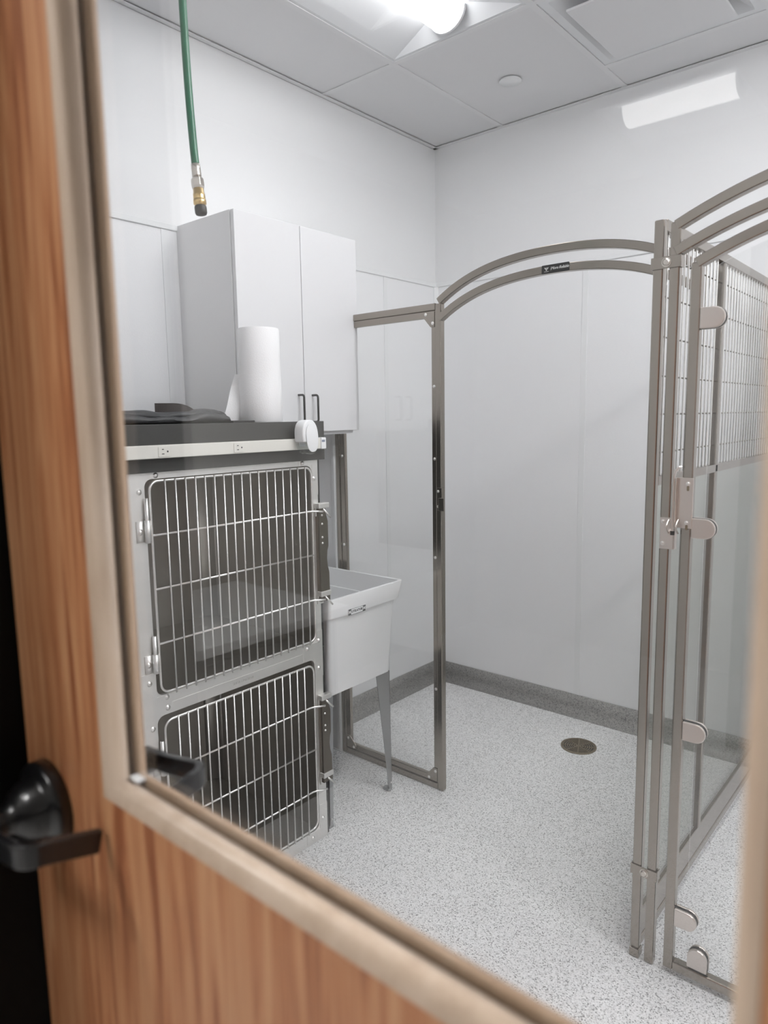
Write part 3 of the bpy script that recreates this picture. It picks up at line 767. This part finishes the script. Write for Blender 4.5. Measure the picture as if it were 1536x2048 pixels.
obj('side_glass', MB().box(-2.056, P0x - .016, YP - .003, YP + .003, .048, 1.854), M['glass'], t)
def arch_pts(xa, xb, za, sag, y, n=28):
    a = (xb - xa) / 2; R = (a * a + sag * sag) / (2 * sag); xc = (xa + xb) / 2; zc = za + sag - R; th = math.asin(min(1, a / R))
    return [(xc + R * math.sin(-th + 2 * th * k / n), y, zc + R * math.cos(-th + 2 * th * k / n)) for k in range(n + 1)]
# centre lines
def flat_arch(xa, xb, zt, y, n=30):
    xc, h = (xa + xb) / 2, (xb - xa) / 2
    return [(xc + h * (2 * k / n - 1), y, zt - .352 * (h * (2 * k / n - 1)) ** 2 - 1.015 * (h * (2 * k / n - 1)) ** 4) for k in range(n + 1)]
ups = flat_arch(-1.5595, -.6615, 2.0175, YP)
obj('arch_bar', MB().bar(ups, .0255, .0265, up=(0, 1, 0)), M['steel'], t, bevel=.002, label='upper arch bar')
los = flat_arch(-1.5595, -.6615, 1.9555, YP)
obj('arch_bar', MB().bar(los, .0255, .0265, up=(0, 1, 0)), M['steel'], t, bevel=.002, label='lower arch bar')
obj('strike_plate', MB().box(P0x + .006, P1x + .002, yq0 - .003, yq0, 1.135, 1.222).box(P1x - .001, P1x + .002, yq0 - .003, yq1 - .006, 1.135, 1.222).box(P1x + .002, P1x + .026, yq0 - .022, yq0 - .019, 1.137, 1.185).box(P1x + .0, P1x + .003, yq0 - .022, yq0, 1.137, 1.185), M['steel'], t, bevel=.0008)
for z in (1.208, 1.150): screw(t, (P0x + .012, yq0 - .003, z), (0, -1, 0), .004)
# badge on lower arch
xbm, zbm = -1.092, 1.9550; bth = math.radians(.0)
bp = obj('badge', MB().prism(rrect(xbm - .048, xbm + .048, zbm - .0135, zbm + .0135, .0025, 3), yq0 - .0022, yq0 - .0002, 'y'), M['badge'], t, label='black name badge')
yb = yq0 - .0024
mb = text_mb('More Reliable', .0125, lambda u, v, w: (xbm + .016 + u, yb - w, zbm + .001 + v), shear=.35, spacing=.9)
mb.prism([(xbm - .0155, zbm - .006), (xbm - .0150, zbm - .006), (xbm - .0150, zbm + .006), (xbm - .0155, zbm + .006)], yb - .0002, yb, 'y')
ex, ez = xbm - .031, zbm + .0015
circ = [(ex + .0035 * math.cos(2 * PI * k / 20), ez + .0038 * math.sin(2 * PI * k / 20)) for k in range(20)]
cin = [(ex + .0022 * math.cos(2 * PI * k / 20), ez + .0024 * math.sin(2 * PI * k / 20)) for k in range(20)]
mb.frame(circ, cin, yb - .0003, yb, 'y')
mb.prism([(ex + .0011 * math.cos(2 * PI * k / 8), ez + .0011 * math.sin(2 * PI * k / 8)) for k in range(8)], yb - .0003, yb, 'y')
for s in (-1, 1):
    mb.prism([(ex + s * .0032, ez + .0034), (ex + s * .0075, ez + .0046), (ex + s * .0062, ez + .0014), (ex + s * .0036, ez - .0006)], yb - .0003, yb, 'y')
mb.prism([(ex - .0022, ez - .0036), (ex + .0022, ez - .0036), (ex, ez - .0066)], yb - .0003, yb, 'y')
mb.prism([(ex - .0080, ez - .0092), (ex + .0080, ez - .0092), (ex + .0080, ez - .0080), (ex - .0080, ez - .0080)], yb - .0003, yb, 'y')
obj('badge_print', mb, M['badgetext'], bp)

# ------------------------------------------------------------------ divider between kennels
XD = -.6335
t = thing('kennel_divider', 'steel divider with wire grid above glass running back to the wall', 'kennel divider', (XD, 2.45, 0))
yd0, yd1 = 1.772, YB - .012
def px_box(y0, y1, z0, z1, w=.024, x=XD): return MB().box(x - w / 2, x + w / 2, y0, y1, z0, z1)
obj('post', px_box(yd0, yd0 + .0245, .030, 1.948), M['steel'], t, bevel=.003)
obj('post', px_box(yd1 - .0245, yd1, .030, 1.948), M['steel'], t, bevel=.003)
obj('post', px_box(2.288, 2.3125, .135, 1.925), M['steel'], t, bevel=.003, label='middle post')
obj('top_rail', px_box(yd0 + .0245, yd1 - .0245, 1.925, 1.953), M['steel'], t, bevel=.003)
obj('middle_rail', px_box(yd0 + .0245, yd1 - .0245, 1.306, 1.331), M['steel'], t, bevel=.003)
obj('bottom_rail', px_box(yd0 + .0245, yd1 - .0245, .030, .055), M['steel'], t, bevel=.003)
obj('kick_plate', MB().box(XD - .009, XD + .009, yd0 + .0245, yd1 - .0245, .055, .135), M['steel'], t, bevel=.002)
obj('adjustable_foot', MB().box(XD - .0135, XD + .0135, yd0 - .0015, yd0 + .026, .001, .026).box(XD - .009, XD + .009, yd0 + .003, yd0 + .022, .026, .031), M['steel'], t, bevel=.002)
obj('adjustable_foot', MB().box(XD - .0135, XD + .0135, yd1 - .026, yd1, .001, .031), M['steel'], t, bevel=.002)
y = 1.836
k = 0
while y < yd1 - .035:
    if not (2.282 < y < 2.318):
        obj('grid_wire', MB().tube([(XD, y, 1.326), (XD, y, 1.930)], .0030, 10), M['rod'], t, smooth=True)
    y += .0323; k += 1
for z in (1.388, 1.486, 1.582, 1.679, 1.777, 1.873):
    obj('cross_wire', MB().tube([(XD - .0050, yd0 + .02, z), (XD - .0050, yd1 - .02, z)], .0022, 8), M['darkwire'], t, smooth=True)
obj('glass_panel', MB().box(XD - .003, XD + .003, yd0 + .023, 2.289, .132, 1.308), M['tinted'], t)
obj('glass_panel', MB().box(XD - .003, XD + .003, 2.312, yd1 - .023, .132, 1.308), M['tinted'], t)

# ------------------------------------------------------------------ second kennel front frame + gate
YG = 1.784
t = thing('kennel_portal', 'steel kennel front frame with double arched top at right', 'kennel frame', (-.12, YG, 0))
yg0, yg1 = YG - .012, YG + .012
obj('post', MB().box(-.6065, -.5825, yg0, yg1, .001, 1.937), M['steel'], t, bevel=.003)
obj('post', MB().box(.336, .360, yg0, yg1, .001, 1.937), M['steel'], t, bevel=.003)
SG = .107
obj('arch_bar', MB().bar(arch_pts(-.5945, .348, 1.9285, SG, YG), .024, .0265, up=(0, 1, 0)), M['steel'], t, bevel=.002, label='upper arch bar')
obj('arch_bar', MB().bar(arch_pts(-.5945, .348, 1.8685, SG, YG), .024, .0265, up=(0, 1, 0)), M['steel'], t, bevel=.002, label='lower arch bar')
for z0, z1 in ((1.832, 1.860), (.248, .276)):
    b = obj('clamp_bracket', MB().box(-.6495, -.5785, yg0 - .004, yg0 - .001, z0, z1).box(-.5813, -.5785, yg0 - .001, yg1 - .004, z0, z1).box(-.6495, -.6467, yg0 - .001, yg1 - .006, z0, z1), M['steel'], t, bevel=.0008)
    obj('bolt', MB().lathe([(.0115, 0), (.0115, .0012), (.0085, .0014), (.0085, .004), (.006, .007), (0, .0075)], (-.612, yg0 - .004, (z0 + z1) / 2), (0, -1, 0), 18), M['nickel'], b, smooth=True)
# latch keeper plate
lk = obj('latch_keeper', MB().box(-.6045, -.571, yg0 - .004, yg0 - .001, 1.152, 1.231).box(-.571, -.568, yg0 - .004, yg0 + .014, 1.152, 1.205), M['satin'], t, bevel=.001)
for z in (1.221, 1.166): screw(lk, (-.5965, yg0 - .004, z), (0, -1, 0), .0036)
obj('keeper_loop', MB().tube([(-.5835, yg0 - .004 - .016 * math.sin(PI * k / 10), 1.225 - .032 * k / 10) for k in range(11)], .0022, 8), M['satin'], lk, smooth=True)

t = thing('kennel_gate', 'closed kennel gate with glass held by steel clamps at right', 'gate', (-.12, YG - .004, 0))
ygc = YG; a0, a1 = ygc - .012, ygc + .012
obj('stile', MB().box(-.5560, -.5315, a0, a1, .014, 1.838), M['steel'], t, bevel=.003)
obj('stile', MB().box(.2865,   .311, a0, a1, .014, 1.838), M['steel'], t, bevel=.003)
gp = arch_pts(-.5440, .299, 1.8355, .098, ygc)
obj('arched_rail', MB().bar(gp, .024, .0265, up=(0, 1, 0)), M['steel'], t, bevel=.002)
obj('bottom_rail', MB().box(-.5315, .2865, a0, a1, .014, .040), M['steel'], t, bevel=.003)
ga = arch_pts(-.504, .262, 1.823, .084, ygc, 24)
poly = [(-.504, .085)] + [(p[0], p[2]) for p in ga] + [(.262, .085)]
obj('gate_glass', MB().prism(poly, ygc - .004, ygc + .004, 'y'), M['glass'], t)
def clamp_poly(x0, z, s=1, L=.056, h=.0245, n=10):
    # D-shaped clamp pointing along +x (s=1)
    r = h; pts = [(x0, z - h), (x0 + s * (L - r), z - h)]
    for k in range(1, n): 
        a = -PI / 2 + PI * k / n; pts.append((x0 + s * (L - r + r * math.cos(a)), z + r * math.sin(a)))
    pts += [(x0 + s * (L - r), z + h), (x0, z + h)]
    return pts
def clamp(poly):
    c = obj('glass_clamp', MB().prism(poly, ygc - .014, ygc - .0045, 'y'), M['satin'], t, bevel=.0022)
    obj('rear_jaw', MB().prism(poly, ygc + .0045, ygc + .014, 'y'), M['satin'], c, bevel=.0022)
    g = [(x, z) for x, z in poly]
    obj('gasket', MB().prism(g, ygc - .0047, ygc + .0047, 'y'), M['gasket'], c)
for z in (1.708, 1.209, .688, .170):
    clamp(clamp_poly(-.5312, z, 1)); clamp(clamp_poly(.2862, z, -1))
for x in (-.470, .23):
    p = clamp_poly(.0475, x, 1); clamp([(b, a) for a, b in p])
# gate latch: slotted plate and lift rod
lp = obj('latch_plate', MB().box(-.5640, -.5285, a0 - .004, a0 - .001, 1.208, 1.332).box(-.5670, -.5640, a0 - .018, a0 - .001, 1.208, 1.332), M['satin'], t, bevel=.001)
for z in (1.318, 1.222):
    screw(lp, (-.5405, a0 - .004, z), (0, -1, 0), .0036)
    obj('slot', MB().prism(rrect(-.5435, -.5375, z - .018, z - .005, .0028, 3), a0 - .0044, a0 - .0039, 'y'), M['drain'], lp)
obj('lift_rod', MB().tube([(-.5715, a0 - .010, 1.196), (-.5715, a0 - .010, 1.335), (-.5690, a0 - .010, 1.348), (-.5600, a0 - .010, 1.358), (-.5560, a0 - .008, 1.358)], .0038, 10), M['chrome'], lp, smooth=True)
obj('rod_tip', MB().tube([(-.5715, a0 - .010, 1.190), (-.5715, a0 - .010, 1.200)], .0052, 10), M['rubber'], lp, smooth=True)
obj('latch_loop', MB().tube([(-.5605, a0 - .004 - .017 * math.sin(PI * k / 10), 1.228 - .034 * k / 10) for k in range(11)], .0022, 8), M['satin'], lp, smooth=True)

# ------------------------------------------------------------------ floor drain
dx, dyc, dr = -1.296, 2.841, .0785
t = thing('floor_drain', 'round bronze floor drain grate in the kennel floor', 'drain', (dx, dyc, 0))
obj('drain_pit', MB().lathe([(dr - .003, .0002), (dr - .003, .0008), (0, .0008)], (dx, dyc, 0), (0, 0, 1), 40), M['pit'], t)
mb = MB()
def rng(r0, r1, z0, z1):
    n = 48; o = [(dx + r1 * math.cos(2 * PI * k / n), dyc + r1 * math.sin(2 * PI * k / n)) for k in range(n)]
    i = [(dx + r0 * math.cos(2 * PI * k / n), dyc + r0 * math.sin(2 * PI * k / n)) for k in range(n)]
    mb.frame(o, i, z0, z1, 'z')
rng(dr - .006, dr, .0004, .0042)
for k in range(7):
    r = .011 + k * .0095; rng(r - .0018, r + .0018, .0010, .0036)
for k in range(4):
    a = math.radians(22.5 + 45 * k); u = Vector((math.cos(a), math.sin(a), 0)); 
    mb.bar([(dx - u.x * (dr - .005), dyc - u.y * (dr - .005), .0024), (dx + u.x * (dr - .005), dyc + u.y * (dr - .005), .0024)], .0042, .0028)
mb.lathe([(.008, .001), (.008, .0036), (0, .0036)], (dx, dyc, 0), (0, 0, 1), 16)
obj('grate', mb, M['drain'], t)

# ------------------------------------------------------------------ camera, world, view
f, yaw, pitch, roll = 1403.813, math.radians(40.55810), math.radians(-7.70562), math.radians(-.91349)
cyw, syw = math.cos(yaw), math.sin(yaw)
fwd = Vector((-syw * math.cos(pitch), cyw * math.cos(pitch), math.sin(pitch)))
right = Vector((cyw, syw, 0)); upv = right.cross(fwd)
r2 = right * math.cos(roll) + upv * math.sin(roll); u2 = -right * math.sin(roll) + upv * math.cos(roll)
cam = bpy.data.cameras.new('camera'); co = bpy.data.objects.new('camera', cam); C.objects.link(co)
co.matrix_world = Matrix(((r2.x, u2.x, -fwd.x, 0), (r2.y, u2.y, -fwd.y, 0), (r2.z, u2.z, -fwd.z, 1.49), (0, 0, 0, 1)))
cam.sensor_fit = 'VERTICAL'; cam.sensor_height = 36; cam.lens = f / 2048 * 36; cam.clip_start = .02
cam.dof.use_dof = True; cam.dof.focus_distance = 2.35; cam.dof.aperture_fstop = cam.lens / 6.5
bpy.context.scene.camera = co
w = bpy.data.worlds.new('world'); bpy.context.scene.world = w; w.use_nodes = True
w.node_tree.nodes['Background'].inputs[0].default_value = (0, 0, 0, 1)
sc = bpy.context.scene
sc.view_settings.view_transform = 'Standard'; sc.view_settings.look = 'None'; sc.view_settings.gamma = 1; sc.view_settings.use_curve_mapping = False
sc.view_settings.exposure = 0.0
sc.cycles.max_bounces = 14; sc.cycles.diffuse_bounces = 6; sc.cycles.glossy_bounces = 6; sc.cycles.transparent_max_bounces = 24
sc.cycles.use_denoising = True
sc.cycles.caustics_reflective = False; sc.cycles.caustics_refractive = False
